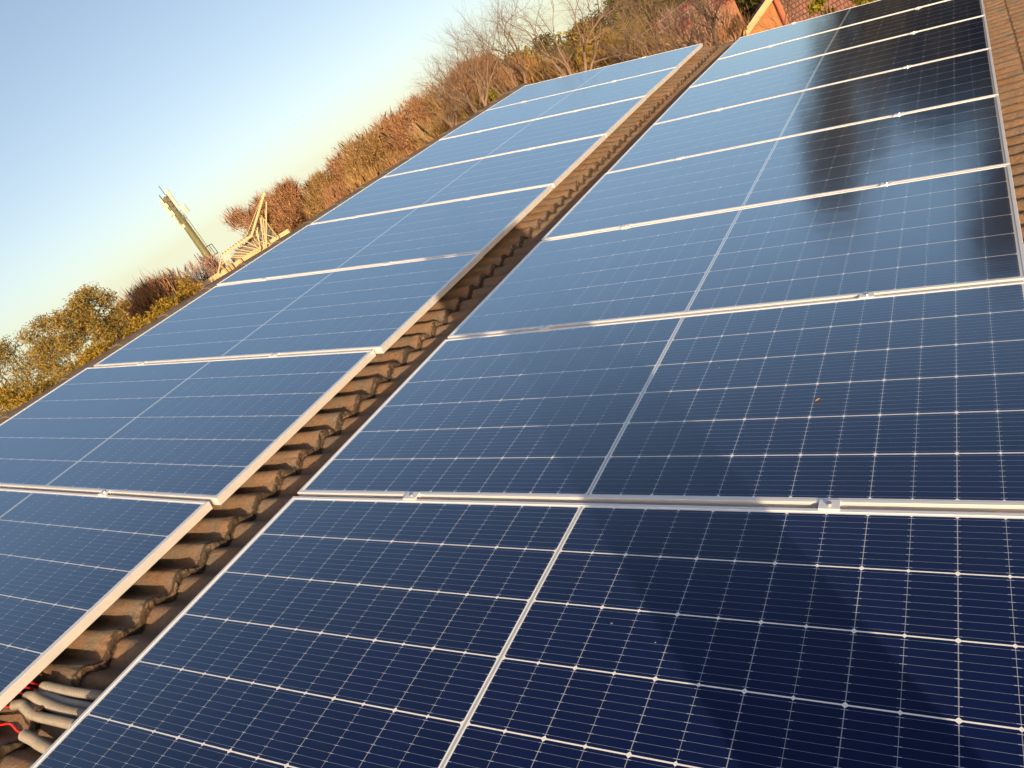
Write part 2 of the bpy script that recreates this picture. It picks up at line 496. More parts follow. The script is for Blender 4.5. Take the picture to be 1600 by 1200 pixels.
# back slope
mb = MB()
c2 = 2 * PITCH
def back(d, n):   # point d metres down the back slope
    return (A_RIDGE - d * math.cos(c2) + n * math.sin(-c2) * 0, -d * math.sin(c2) - .12 + n)
x0, z0 = back(.05, 0); x1, z1 = back(5.2, 0)
mb.add([(x0, B0, z0), (x0, B1, z0), (x1, B1, z1), (x1, B0, z1), (x0, B0, z0 - .1), (x0, B1, z0 - .1), (x1, B1, z1 - .1), (x1, B0, z1 - .1)],
       [(0, 1, 2, 3), (7, 6, 5, 4), (0, 4, 5, 1), (1, 5, 6, 2), (2, 6, 7, 3), (3, 7, 4, 0)])
mb.build('back_slope', MAT['tile'], roof)
# walls with gables, built in world axes then brought into the roof frame
def to_roof(P): return np.asarray(P, float) @ M
xr = rpt(A_RIDGE, 0, 0)[0]; zr = rpt(A_RIDGE, 0, -.3)[2]
xe = rpt(4.4, 0, 0)[0]; ze = rpt(4.4, 0, -.3)[2]
xb = xr - 4.5; zb = zr - 4.5 * math.tan(PITCH)
prof = [(xe, GZ), (xe, ze), (xr, zr), (xb, zb), (xb, GZ)]
P = [(x, yy, z) for yy in (B0 + .35, B1 - .25) for x, z in prof]
mb = MB(); mb.add(to_roof(P), [(4, 3, 2, 1, 0), (5, 6, 7, 8, 9)] + [(i, (i + 1) % 5, 5 + (i + 1) % 5, 5 + i) for i in range(5)])
mb.build('wall', MAT['wall'], house)

# ------------------------------------------------------------------ solar panels
def make_panel():
    root = empty('solar_panel')
    mb = MB()
    prof = [(0.0, -.0315), (0.0, -.0012), (.0012, 0.0), (LIP - .0008, 0.0), (LIP, -.0008), (LIP, -.0050), (.003, -.0050), (.003, -.0297), (.027, -.0297), (.027, -.0315)]
    V = []
    for ins, z in prof:
        X, Y = PW / 2 - ins, PH / 2 - ins
        V += [(-X, -Y, z), (X, -Y, z), (X, Y, z), (-X, Y, z)]
    k = len(prof); F = []
    for i in range(k):
        j = (i + 1) % k
        for c in range(4):
            d = (c + 1) % 4
            F.append((i * 4 + c, i * 4 + d, j * 4 + d, j * 4 + c))
    mb.add(V, F); mb.build('frame', MAT['alu'], root)
    e = LIP - .002
    MB().box((-PW / 2 + e, -PH / 2 + e, -.0048), (PW / 2 - e, PH / 2 - e, -.0016)).build('glass_laminate', MAT['glass'], root)
    return root

ORD = ['nearest', 'second', 'third', 'fourth', 'fifth', 'sixth', 'seventh', 'farthest']
STEP = PH + .0201
proto = make_panel()
rp = random.Random(5)
left_pitch = math.atan(.0293)
notes_r = ['nearest panel of the wide right row, filling the bottom right of the photo',
           'second panel of the right row, with a small dry orange leaf on its glass',
           'third panel of the right row, just beyond the panel with the dry leaf',
           'fourth panel of the right row, its lower right corner beginning to mirror dark trees',
           'fifth panel of the right row, dark tree reflections over its right half',
           'sixth panel of the right row, pale left half and dark mirrored trees on the right',
           'seventh panel of the right row, last but one before the orange house',
           'last panel of the right row, its far edge under the orange gable and tiled roof']
notes_l = ['nearest panel of the left row, cut by the left photo edge above the red cables',
           'second panel of the left row, reaching the left photo edge beside the olive trees',
           'third panel of the left row, counted from the red cables',
           'fourth panel of the left row, directly below the steel lattice frame',
           'fifth panel of the left row, below the rust coloured treetops',
           'sixth panel of the left row, third from its far end',
           'seventh panel of the left row, last but one before the bare trees',
           'last panel of the left row, its far edge in front of the bare trees']
# the far panels of each row sag a little away from the camera
TILT = dict(right={5: -.001, 6: -.010, 7: -.011}, left={6: -.008, 7: -.010})
first = True
for side in ('right', 'left'):
    for k in range(8):
        o = proto if first else copy_tree(proto)
        first = False
        bc = -PH / 2 - .01005 + k * STEP
        if side == 'right':
            ac, n = PW / 2, 0
            rot = (rp.gauss(0, .0016), PITCH + rp.gauss(0, .0012), 0)
        else:
            ac = -GA - PW / 2; bc -= .0185; n = left_dz(ac, bc)
            rot = (.0076 + rp.gauss(0, .0016), PITCH + left_pitch + rp.gauss(0, .0010), 0)
        if side == 'left':
            ac += {0: -.040, 1: -.020, 2: .010}.get(k, rp.gauss(0, .003))
        rot = (rot[0] + TILT[side].get(k, 0), rot[1], rot[2])
        n += sum(TILT[side].get(j, 0) * STEP for j in range(k)) + TILT[side].get(k, 0) * STEP / 2
        o.location = rpt(ac, bc, n); o.rotation_euler = rot
        tag(o, (notes_r if side == 'right' else notes_l)[k], 'solar panel', 'solar panels in two rows on the tiled roof')

# clamps between the panels and at the far edges
def make_clamp(end=False):
    root = empty('end_clamp' if end else 'mid_clamp')
    mb = MB()
    if end:
        mb.box((-.02, -.010, .0006), (.02, .004, .0045)); mb.box((-.02, .004, -.035), (.02, .009, .0045)); mb.box((-.02, .009, -.035), (.02, .03, -.030))
    else:
        V = []; prof = [(-.0185, .0004), (-.0185, .0042), (.0185, .0042), (.0185, .0004)]
        mb.box((-.0225, -.0160, .0005), (.0225, .0160, .0034)); mb.box((-.0225, -.0085, -.030), (.0225, -.0060, .0004)); mb.box((-.0225, .0060, -.030), (.0225, .0085, .0004))
    mb.build('clamp_body', MAT['alu'], root)
    mb = MB(); yb = .018 if end else 0
    z = -.0295 if end else .0046
    mb.tube([(0, yb, z - .001), (0, yb, z + .0036)], .0058, 10)
    mb.build('bolt', MAT['steel'], root)
    return root
cl0 = make_clamp(); first = True
BETW = ['nearest and second', 'second and third', 'third and fourth', 'fourth and fifth', 'fifth and sixth', 'sixth and seventh', 'seventh and last']
for side in ('right', 'left'):
    for k in range(7):
        for w in (0, 1):
            o = cl0 if first else copy_tree(cl0)
            first = False
            bj = k * STEP
            if side == 'right':
                a = (.479, 1.652)[w]; n = 0; ex = 0
            else:
                a = (-2.0, -1.003)[w]; bj -= .0185; n = left_dz(a, bj); ex = left_pitch
            n += sum(TILT[side].get(j, 0) * STEP for j in range(k + 1))
            o.location = rpt(a, bj, n); o.rotation_euler = (0, PITCH + ex, 0)
            tag(o, 'silver clamp between %s panels of the %s row, on the %s rail' % (BETW[k], side, ('ridge side', 'eave side')[w]), 'clamp', 'clamps between the solar panels')
ec0 = make_clamp(True); first = True
for side in ('right', 'left'):
    for w in (0, 1):
        o = ec0 if first else copy_tree(ec0)
        first = False
        bj = 7 * STEP - .0201 / 2
        if side == 'right': a = (.53, 1.652)[w]; n = 0; ex = 0
        else: a = (-2.0, -1.003)[w]; bj -= .0185; n = left_dz(a, bj); ex = left_pitch
        n += sum(TILT[side].get(j, 0) * STEP for j in range(8))
        o.location = rpt(a, bj, n); o.rotation_euler = (0, PITCH + ex, 0)
        tag(o, 'small end clamp on the far edge of the %s row, at its %s rail' % (side, ('ridge side', 'eave side')[w]), 'clamp', 'end clamps at the far edge')
# rails under the rows
for side in ('right', 'left'):
    for w in (0, 1):
        a = (.479, 1.652)[w] if side == 'right' else (-2.0, -1.003)[w]
        b0, b1 = -1.12, 7.40
        n0 = n1 = -.0320
        if side == 'left': n0 += left_dz(a, b0) - .004; n1 += left_dz(a, b1) - .004
        else: n0 -= .003; n1 -= .003
        n0 -= .012; n1 -= .026
        mb = MB()
        mb.bar((0, b0, n0 - .019), (0, b1, n1 - .019), .036, .036)
        o = mb.build('mounting_rail', MAT['alu']); on_roof(o, a, 0, 0)
        tag(o, 'aluminium rail hidden under the %s row, %s of its two rails' % (side, ('ridge side', 'eave side')[w]), 'rail', 'rails under the solar rows')

# dry leaf on the second panel
mb = MB(); V = []; F = []
for i, s in enumerate(np.linspace(0, 1, 9)):
    w = .0065 * math.sin(math.pi * s) ** .8 + .0002
    z = .002 + .007 * (s - .45) ** 2 * 4 * .6
    V += [(-.013 + .026 * s, -w, z + .004 * w / .0065), (-.013 + .026 * s, 0, z), (-.013 + .026 * s, w, z + .003 * w / .0065)]
for i in range(8):
    q = i * 3; F += [(q, q + 3, q + 4, q + 1), (q + 1, q + 4, q + 5, q + 2)]
mb.add(V, F)
o = mb.build('dry_leaf', MAT['dry_leaf']); o.scale = (.72, .72, .72); o.location = rpt(1.576, .437, .0002)
o.rotation_euler = (Matrix.Rotation(PITCH, 3, 'Y') @ Matrix.Rotation(1.0, 3, 'Z')).to_euler()
tag(o, 'small curled orange leaf lying on the second right row panel', 'leaf')

# ------------------------------------------------------------------ conduits and cables in the gap
def smooth_path(P, n):
    P = np.asarray(P, float); m = len(P)
    T = np.gradient(P, axis=0); out = []
    for s in np.linspace(0, m - 1, n):
        i = min(int(s), m - 2); t = s - i
        h = (2 * t**3 - 3 * t**2 + 1, t**3 - 2 * t**2 + t, -2 * t**3 + 3 * t**2, t**3 - t**2)
        out.append(h[0] * P[i] + h[1] * T[i] + h[2] * P[i + 1] + h[3] * T[i + 1])
    return np.array(out)
Z0 = -.098
conds = [
    ([(-.405, -.770, Z0), (-.375, -.769, Z0 + .003), (-.351, -.768, Z0), (-.239, -.763, Z0 - .003), (-.10, -.75, Z0 - .006)], .0132, 'conduit', 'grey corrugated conduit at the top of the bundle, with a red cable entering it'),
    ([(-.432, -.789, Z0 - .012), (-.345, -.789, Z0 - .010), (-.272, -.794, Z0 - .010), (-.10, -.786, Z0 - .012)], .0118, 'conduit_pale', 'pale thin ribbed conduit lying between the top and middle grey conduits'),
    ([(-.430, -.809, Z0), (-.395, -.807, Z0 + .004), (-.349, -.813, Z0 + .002), (-.228, -.820, Z0 - .002), (-.10, -.812, Z0 - .004)], .0134, 'conduit', 'brownish grey corrugated conduit in the middle of the bundle'),
    ([(-.446, -.842, Z0), (-.412, -.836, Z0 + .003), (-.380, -.844, Z0), (-.316, -.854, Z0 - .002), (-.212, -.851, Z0 - .002), (-.10, -.848, Z0 - .002)], .0130, 'conduit', 'light grey corrugated conduit, lowest of the bundle and bending in an S'),
    ([(-.297, -.909, Z0 - .004), (-.24, -.914, Z0 - .004), (-.199, -.920, Z0 - .005), (-.08, -.93, Z0 - .008)], .0138, 'conduit', 'short grey conduit apart from the bundle, swallowing a single red cable'),
]
ends = []
for P, r, m, lab in conds:
    n = 420
    Q = smooth_path(P, n)
    s = np.concatenate([[0], np.cumsum(np.linalg.norm(np.diff(Q, axis=0), axis=1))])
    rr = r + .0017 * np.sin(s / .0105 * 2 * np.pi)
    mb = MB(); mb.tube(Q, rr, 14, cap=False)
    inner = Q[:14][::-1]
    mb.tube(inner, np.full(14, r - .0022), 14, cap=False)
    # rim joining both skins
    mb.f += [(j, (j + 1) % 14, n * 14 + 13 * 14 + (14 - j - 1) % 14 if False else j, j)[:3] for j in range(0)]
    o = mb.build('corrugated_conduit', MAT[m], smooth=True); on_roof(o, 0, 0, 0)
    tag(o, lab, 'conduit', 'conduits running under the near right panel')
    ends.append((Q[6], Q[0] - Q[8]))
def cable(P, lab, n=40):
    mb = MB(); mb.tube(smooth_path(P, n), .0032, 8)
    o = mb.build('red_cable', MAT['cable'], smooth=True); on_roof(o, 0, 0, 0)
    tag(o, lab, 'cable', 'red solar cables at the conduit mouths')
E = [e[0] for e in ends]
cable([E[0] + (.02, 0, .002), E[0] + (-.05, .001, .002), (-.62, -.768, -.083), (-.80, -.75, -.07)], 'red cable leaving the topmost conduit towards the left row')
cable([E[0] + (.02, -.005, -.004), E[0] + (-.04, -.012, -.003), (-.60, -.792, -.09), (-.80, -.80, -.075)], 'red cable leaving the topmost conduit lower and crossing the pale conduit')
cable([E[2] + (.02, 0, .003), E[2] + (-.05, .004, .003), (-.62, -.80, -.085), (-.80, -.79, -.07)], 'red cable leaving the middle brownish conduit')
cable([E[3] + (.02, .003, .003), E[3] + (-.05, .010, .003), (-.62, -.822, -.088), (-.80, -.83, -.07)], 'upper of two red cables at the S shaped conduit')
cable([E[3] + (.02, -.004, -.002), E[3] + (-.04, -.010, -.002), (-.60, -.868, -.09), (-.80, -.88, -.075)], 'lower of two red cables at the S shaped conduit')
cable([E[4] + (.02, 0, 0), E[4] + (-.03, .003, .006), (-.36, -.899, -.086), (-.415, -.906, -.094), (-.52, -.94, -.10), (-.7, -.96, -.08)], 'single red cable arching out of the short separate conduit')

# ------------------------------------------------------------------ vegetation
def unit(v): return v / (np.linalg.norm(v, axis=-1, keepdims=True) + 1e-9)

def leaf_quads(rg, C, size, aspect=.45, flat=0.0):
    n = len(C)
    u = unit(rg.normal(size=(n, 3))); w = rg.normal(size=(n, 3)); w = unit(w - u * (w * u).sum(1, keepdims=True))
    s = size * rg.uniform(.6, 1.4, (n, 1))
    return np.stack([C - u * s * .5, C - w * s * aspect * .5, C + u * s * .5, C + w * s * aspect * .5], 1)

def crown_points(rg, n, clumps):
    """points spread through clumps (centre, radius), denser near each shell"""
    w = np.array([c[1] ** 2 for c in clumps]); w /= w.sum()
    idx = rg.choice(len(clumps), n, p=w)
    cc = np.array([c[0] for c in clumps])[idx]; r = np.array([c[1] for c in clumps])[idx]
    d = unit(rg.normal(size=(n, 3)))
    rad_ = r * np.power(rg.uniform(.1, 1, n), .45) * (1 + .18 * rg.normal(size=n))
    d[:, 2] *= .85
    return cc + d * rad_[:, None]

def clump_set(rg, h0, h1, R, n, top=.55, cr=(.22, .42)):
    out = []
    for i in range(n):
        t = rg.uniform(0, 1)
        z = h0 + (h1 - h0) * (t ** .8)
        env = R * (1 - max(0, (t - top) / (1 - top)) ** 2 * .75) * (.55 + .45 * min(1, t / .3))
        a = rg.uniform(0, 2 * np.pi); q = env * math.sqrt(rg.uniform(.05, 1)) * .8
        r = R * rg.uniform(*cr)
        out.append((np.array([q * math.cos(a), q * math.sin(a), min(z, h1 - r * .6)]), r))
    return out

def limbs(mb, rg, base_r, h0, targets, k=6):
    mb.tube(smooth_path([(0, 0, -.2), (rg.normal(0, .1), rg.normal(0, .1), h0 * .5), (0, 0, h0)], 8), np.linspace(base_r, base_r * .7, 8), 8)
    for T in targets:
        T = np.asarray(T); mid = np.array([T[0] * .4, T[1] * .4, h0 + (T[2] - h0) * .55])
        mb.tube(smooth_path([(0, 0, h0 * .9), mid, T], 7), np.linspace(base_r * .4, base_r * .05, 7), k)

def place(az, d): 
    p = azel(az, 0, d); return (p[0], p[1], GZ)

def leafy_tree(name, az, d, el, R, leaf, mat_, label, cat, group, seed, n=5200, low=.25, bark='bark', nclump=22, top=.55, asp=.45, cr=(.22, .42)):
    rg = np.random.default_rng(seed)
    x, y, z = place(az, d)
    H = CAM_W[2] + d * math.tan(rad(el)) - GZ
    root = empty(name, (x, y, z))
    cl = clump_set(rg, H * low, H, R, nclump, top, cr)
    Pn = crown_points(rg, n, cl)
    Pn = Pn[Pn[:, 2] > .05]
    quads('crown', leaf_quads(rg, Pn, leaf, asp), MAT[mat_], root)
    mb = MB(); limbs(mb, rg, .10 + H * .012, H * max(low, .2), [c[0] for c in cl[:10]])
    mb.build('trunk', MAT[bark], root, smooth=True)
    return tag(root, label, cat, group)

def twig_quads(rg, C, D, ln, wd):
    n = len(C)
    l = ln * rg.uniform(.5, 1.3, (n, 1))
    w = unit(np.cross(D, rg.normal(size=(n, 3)))) * wd
    b = unit(rg.normal(size=(n, 3))) * l * .14
    return np.stack([C - w, C + w, C + D * l * .5 + b + w * .8, C + D * l, C + D * l * .5 + b - w * .8], 1)

def twiggy_tree(name, az, d, el, R, mat_, label, cat, group, seed, n=5200, ln=.55, wd=.011, low=.2, bark='bark', up=.5, leaf=.0):
    rg = np.random.default_rng(seed)
    x, y, z = place(az, d)
    H = CAM_W[2] + d * math.tan(rad(el)) - GZ
    root = empty(name, (x, y, z))
    cl = clump_set(rg, H * low, H * .97, R, 20, .5)
    C = crown_points(rg, n, cl)
    C = C[C[:, 2] > .05]
    o0 = np.array([0, 0, H * low * .8])
    D = unit(unit(C - o0) * .9 + np.array([0, 0, up]) + rg.normal(size=C.shape) * .38)
    quads('crown', twig_quads(rg, C, D, ln, wd), MAT[mat_], root, 5)
    if leaf:
        C2 = crown_points(rg, n // 2, cl); C2 = C2[C2[:, 2] > .05]
        lv = leaf_quads(rg, C2, leaf, .6)
        quads('dead_leaves', lv, MAT[mat_], root)
    mb = MB(); limbs(mb, rg, .08 + H * .008, H * max(low, .18), [c[0] * np.array([.8, .8, .78]) for c in cl[:14]])
    mb.build('trunk', MAT[bark], root, smooth=True)
    return tag(root, label, cat, group)

def bare_tree(name, az, d, el_fork, el_top, spread, mat_, label, seed, r0=.13, lean=0.0, depth=6, az_top=None):
    rg = np.random.default_rng(seed)
    x, y, z = place(az, d)
    root = empty(name, (x, y, z))
    zf = CAM_W[2] + d * math.tan(rad(el_fork)) - GZ
    H = CAM_W[2] + d * math.tan(rad(el_top)) - GZ
    tr = MB(); br = MB()
    trunk_top = np.array([RIGHT_H[0] * lean, RIGHT_H[1] * lean, zf])
    tr.tube(smooth_path([(0, 0, -.2), trunk_top * np.array([.3, .3, .5]), trunk_top], 9), np.linspace(r0, r0 * .72, 9), 9)
    L0 = (H - zf)
    def grow(p, dirv, length, r, lev):
        m = 5 if lev < 3 else 4
        pts = [p]; q = p.copy(); dv = dirv.copy()
        for i in range(m):
            dv = unit(dv + rg.normal(size=3) * .15 + np.array([0, 0, .03]))
            q = q + dv * length / m; pts.append(q.copy())
        r1 = r * .62
        br.tube(pts, np.linspace(r, r1, m + 1), 6 if lev < 2 else (4 if lev < 4 else 3), cap=False)
        if lev >= depth: return
        kids = 2 if lev else 3
        if rg.uniform() < .45: kids += 1
        for c in range(kids):
            side = unit(np.cross(dv, rg.normal(size=3)))
            ang = rg.uniform(.30, .80) * (1 if c else .5)
            nd = unit(dv * math.cos(ang) + side * math.sin(ang) * np.array([spread, spread, 1]))
            grow(pts[-1] if c < 2 else pts[-2], nd, length * rg.uniform(.66, .86), r1 * (.9 if c == 0 else .72), lev + 1)
        if lev >= 1:
            for c in range(2):
                i = rg.integers(1, m); side = unit(np.cross(dv, rg.normal(size=3)))
                nd = unit(dv * .75 + side * .65)
                grow(np.array(pts[i]), nd, length * .5, r1 * .45, max(lev + 2, depth - 1))
    k = 4
    for i in range(k):
        a = 2 * np.pi * i / k + rg.uniform(-.4, .4)
        s = rg.uniform(.25, .55) * spread
        grow(trunk_top - np.array([0, 0, .15 * i]), unit(np.array([math.cos(a) * s, math.sin(a) * s, 1.0])), L0 * .30, r0 * .5, 0)
    tr.build('trunk', MAT[mat_], root, smooth=True)
    br.build('branches', MAT[mat_], root, smooth=True)
    return tag(root, label, 'tree', 'bare trees beyond the far end of the roof')

G1 = 'olive trees at the left edge'; G2 = 'rust coloured trees along the skyline'; G3 = 'shrubs beyond the ridge'
for i, (az, d, el, R, lab) in enumerate([
    (-68.0, 31, 3.9, 2.3, 'feathery olive tree at the left photo edge, lowest crown on the left skyline'),
    (-64.9, 33, 3.5, 2.2, 'feathery olive tree just inside the left photo edge'),
    (-61.9, 30, 3.5, 1.9, 'rounded olive tree left of the tallest feathery crown'),
    (-60.1, 28, 3.3, 1.4, 'feathery olive tree left shoulder of the tallest olive crown'),
    (-58.5, 29, 3.6, 1.4, 'tallest feathery olive crown on the left skyline'),
    (-63.3, 40, 2.2, 2.4, 'low olive tree filling the skyline dip between the two left olive trees'),
    (-57.6, 39, 1.7, 2.0, 'low olive tree right of the tallest olive crown'),
    (-66.6, 40, 2.3, 2.5, 'low olive tree filling the gap beside the left photo edge')]):
    leafy_tree('olive_tree', az, d, el, R, .105, 'olive', lab, 'tree', G1, 100 + i, n=17000, low=.12, nclump=64, asp=.32, cr=(.13, .30), top=.65)
for i, (az, d, el, R, lab) in enumerate([
    (-60.2, 22, .3, 1.1, 'golden bush low against the left row, under the tallest olive crown'),
    (-57.4, 24, .6, 1.0, 'golden bush between the tallest olive crown and the rusty shrub'),
    (-55.6, 23, .5, .95, 'bright yellow bush below the rusty twiggy shrub'),
    (-53.6, 25, 1.1, 1.0, 'yellow bush left of the antenna pole base'),
    (-66.0, 23, 1.2, 1.3, 'golden bush low at the left photo edge'),
    (-63.0, 24, 1.0, 1.2, 'golden bush between the two left olive trees'),
    (-69.0, 25, 1.3, 1.4, 'golden bush cut by the left photo edge, under the lowest olive crown')]):
    leafy_tree('golden_bush', az, d, el, R, .085, 'gold', lab, 'bush', G3, 140 + i, n=9000, low=.2, nclump=26, asp=.4, cr=(.18, .36))
for i, (az, d, el, R, lab) in enumerate([
    (-56.0, 34, 2.0, 1.7, 'rusty twiggy shrub between the golden bushes'),
    (-54.4, 35, 1.7, 1.4, 'second rusty twiggy shrub, nearer the antenna pole')]):
    twiggy_tree('rusty_shrub', az, d, el, R, 'rust', lab, 'bush', G3, 160 + i, low=.25)
twiggy_tree('mauve_tree', -51.9, 40, 1.55, 1.7, 'mauve', 'round mauve twiggy tree at the antenna pole base', 'tree', G2, 170, n=4200, low=.4, up=.2, wd=.013)
sk = [(-48.0, 50, 3.1, 2.0), (-46.3, 52, 3.0, 1.9), (-44.6, 50, 2.8, 2.1), (-42.6, 49, 2.2, 2.1), (-40.6, 50, 2.6, 2.2), (-38.7, 46, 3.0, 2.2),
      (-36.6, 47, 3.0, 2.3), (-34.6, 45, 3.1, 2.3), (-32.4, 44, 3.1, 2.2), (-30.2, 43, 3.1, 2.2), (-28.3, 45, 2.9, 2.1)]
sl = ['rust tree left of the steel lattice peak', 'rust tree directly behind the steel lattice peak', 'rust tree just right of the steel lattice', 'low olive brown tree in the dip right of the lattice',
      'rust tree above the fourth left row panel', 'olive brown tree after the skyline dip, above the fifth left row panel', 'broad rust tree above the sixth left row panel', 'rust tree at the foot of the leftmost bare branches',
      'olive brown tree behind the left bare tree', 'rust tree between the left and middle bare trees', 'rust tree at the far end of the skyline row']
for i, (az, d, el, R) in enumerate(sk):
    twiggy_tree('rust_tree', az, d, el, R, 'russet' if i in (3, 5, 8) else 'rust', sl[i], 'tree', G2, 180 + i, n=9000, low=.12, leaf=.13, ln=.5, wd=.010, up=.15)
for i, (az, el, lab) in enumerate([(-45.4, 2.1, 'far rust tree filling the gap right of the lattice peak'), (-41.5, 1.7, 'far rust tree behind the skyline dip'), (-37.6, 2.2, 'far rust tree behind the middle of the skyline row'),
                               (-33.5, 2.4, 'far rust tree behind the leftmost bare twigs'), (-29.4, 2.3, 'far rust tree behind the large bare tree')]):
    twiggy_tree('rust_tree', az, 60, el, 3.0, 'rust', lab, 'tree', G2, 420 + i, n=8000, low=.08, leaf=.18, ln=.6, wd=.013, up=.15)
under = [(-41.8, 30, .9, 1.1, 'rust'), (-40.2, 28, .9, 1.0, 'tan'), (-37.6, 27, 1.0, 1.1, 'rust'), (-35.2, 25, 1.2, 1.1, 'tan'), (-33.0, 23, 1.0, 1.1, 'tan'),
         (-30.9, 21, .9, 1.1, 'tan'), (-28.9, 22, .8, 1.2, 'rust'), (-26.6, 19, .3, 1.1, 'tan'), (-24.4, 18, -.3, 1.0, 'tan'), (-22.4, 18, -.9, 1.0, 'tan'), (-20.6, 18, -1.7, .9, 'tan'), (-18.4, 30, -2.3, .8, 'tan'), (-16.6, 31, -2.9, .7, 'tan'), (-14.7, 30, -2.6, .9, 'rust')]
ul = ['low rust shrub right of the lattice base', 'tan shrub above the fourth and fifth left panels', 'rusty shrub at the ridge mid way along', 'tan shrub left of the leftmost bare twigs',
      'tan shrub below the left bare branches', 'tan shrub beside the narrow yellow conifer', 'rusty shrub just beyond the left row far corner', 'tan shrub over the left end of the far panel edge',
      'dry tan shrub over the middle of the left row far edge', 'dry tan stalks left of the middle bare trunk', 'dry tan stalks beside the salmon house',
      'tan shrub before the left end of the salmon wall', 'tan shrub before the middle of the salmon wall', 'rusty shrub before the right end of the salmon wall']
for i, (az, d, el, R, m) in enumerate(under):
    twiggy_tree('dry_shrub', az, d, el, R, m, ul[i], 'bush', G3, 210 + i, n=4200, ln=.5, wd=.007, low=.25, up=.7, leaf=.09)
for i, (az, d, el, lab) in enumerate([(-17.6, 27, -.9, 'loose twiggy mauve tree in front of the red roof, left end'), (-15.6, 26, -1.1, 'loose twiggy mauve tree in front of the red roof, right end')]):
    twiggy_tree('mauve_tree', az, d, el, .95, 'mauve', lab, 'tree', None, 440 + i, n=2600, low=.3, ln=.5, wd=.007, up=.5)
# narrow golden conifer
leafy_tree('golden_conifer', -29.4, 19, 1.35, .26, .10, 'lime', 'narrow bright yellow conifer peeping over the ridge', 'tree', None, 240, n=1600, low=.5, nclump=12, top=.2)
# trees on the wooded slope, behind the bare ones
slope = [(-27.0, 52, 2.0, 2.3, 'olive'), (-25.0, 56, 1.9, 2.4, 'green'), (-22.8, 60, 1.3, 2.5, 'olive'), (-21.0, 64, 1.5, 2.7, 'green'), (-19.3, 66, 2.0, 2.9, 'green'), (-17.0, 70, 1.7, 3.0, 'green'), (-14.8, 72, 1.5, 3.0, 'green'), (-12.6, 74, 1.4, 3.0, 'olive'),
         (-25.6, 36, .5, 1.7, 'olive'), (-23.6, 36, .2, 1.6, 'gold'), (-21.9, 38, .1, 1.6, 'gold'), (-20.4, 40, -.1, 1.6, 'green'), (-20.9, 27, -1.5, .9, 'green'), (-13.0, 58, -1.0, 1.8, 'green')]
sll = ['olive tree at the left end of the wooded slope', 'dark green tree on the slope left of the skyline gap', 'olive tree on the slope top behind the middle bare tree', 'green tree on the slope top beside the skyline gap',
       'tall green tree on the slope where the skyline meets the top of the photo', 'green tree on the slope above the red roof', 'green tree on the slope above the right end of the red roof', 'olive tree on the slope above the cream bargeboard',
       'olive bush half way down the slope, left end', 'golden bush half way down the slope', 'brightest golden crown on the slope', 'green tree left of the red roof',
       'small green tree in front of the salmon wall end', 'green tree between the salmon house and the cream bargeboard']
for i, (az, d, el, R, m) in enumerate(slope):
    leafy_tree('slope_tree', az, d, el, R, .26, m, sll[i], 'tree', 'trees on the wooded slope', 250 + i, n=7000, low=.12, nclump=30)
# palm with arching fronds
def palm(az, d, el, label, seed):
    rg = np.random.default_rng(seed)
    x, y, z = place(az, d); H = CAM_W[2] + d * math.tan(rad(el)) - GZ
    root = empty('palm_tree', (x, y, z))
    mb = MB(); mb.tube([(0, 0, -.2), (.03, .02, H * .5), (0, 0, H)], [.2, .17, .15], 8); mb.build('trunk', MAT['bark'], root, smooth=True)
    Q = []
    for i in range(46):
        a = rg.uniform(0, 2 * np.pi); e = rg.uniform(-.5, 1.3); Lf = rg.uniform(1.0, 1.5)
        dirv = np.array([math.cos(a) * math.cos(e), math.sin(a) * math.cos(e), math.sin(e)])
        pts = [np.array([0, 0, H]) + dirv * Lf * s - np.array([0, 0, .75 * s * s * Lf * math.cos(e)]) for s in np.linspace(0, 1, 18)]
        sd = unit(np.cross(dirv, [0, 0, 1]))
        for j in range(2, 17):
            t = unit(pts[j + 1] - pts[j - 1])
            for sg in (-1, 1):
                tip = pts[j] + (sd * sg * .75 + t * .75 - np.array([0, 0, .25])) * .34 * math.sin(math.pi * (j / 18) ** .7)
                w = t * .018
                Q.append([pts[j] - w, pts[j] + w, tip, tip - w * .2])
    quads('fronds', np.array(Q), MAT['olive'], root)
    tag(root, label, 'palm tree')
palm(-19.9, 24, -1.9, 'small green palm with spiky fronds left of the salmon house', 300)
# bare trees
BT = [(-28.9, 17, -.8, 6.4, 1.0, 'bark_pale', 'large bare tree whose branches fan over the open sky', 311, .080, -.5, 6),
      (-31.4, 19, -.2, 5.2, .9, 'bark_pale', 'leftmost bare tree, small with thin upright twigs', 318, .055, -.4, 5),
      (-26.6, 18, -.8, 7.2, 1.0, 'bark_pale', 'bare tree right of the large fan, its top cut by the photo edge', 320, .078, -.3, 6),
      (-22.9, 16, -2.2, 7.0, 1.0, 'bark_pale', 'bare tree in front of the wooded slope, branches leaving the top of the photo', 323, .080, -.3, 6),
      (-20.6, 17, -2.6, 4.5, .9, 'bark', 'bare tree with a straight thin trunk left of the salmon house', 331, .055, 0, 5),
      (-18.9, 15, -3.2, 3.0, .9, 'bark', 'thin bare tree at the left end of the salmon wall', 336, .045, 0, 6),
      (-17.0, 15, -3.6, 1.6, .9, 'bark', 'dark bare tree standing in front of the salmon wall', 342, .055, 0, 6),
      (-15.4, 14, -4.0, .6, .9, 'bark_dark', 'dark bare tree by the far end of the tile gap', 351, .055, 0, 6),
      (-11.5, 18, -5.6, -1.5, .8, 'bark_dark', 'small bare tree in front of the orange gable wall', 360, .028, 0, 4)]
for az, d, e0, e1, sp, m, lab, sd, r0, ln, dp in BT:
    bare_tree('bare_tree', az, d, e0, e1, sp, m, lab, sd, r0, ln, dp)
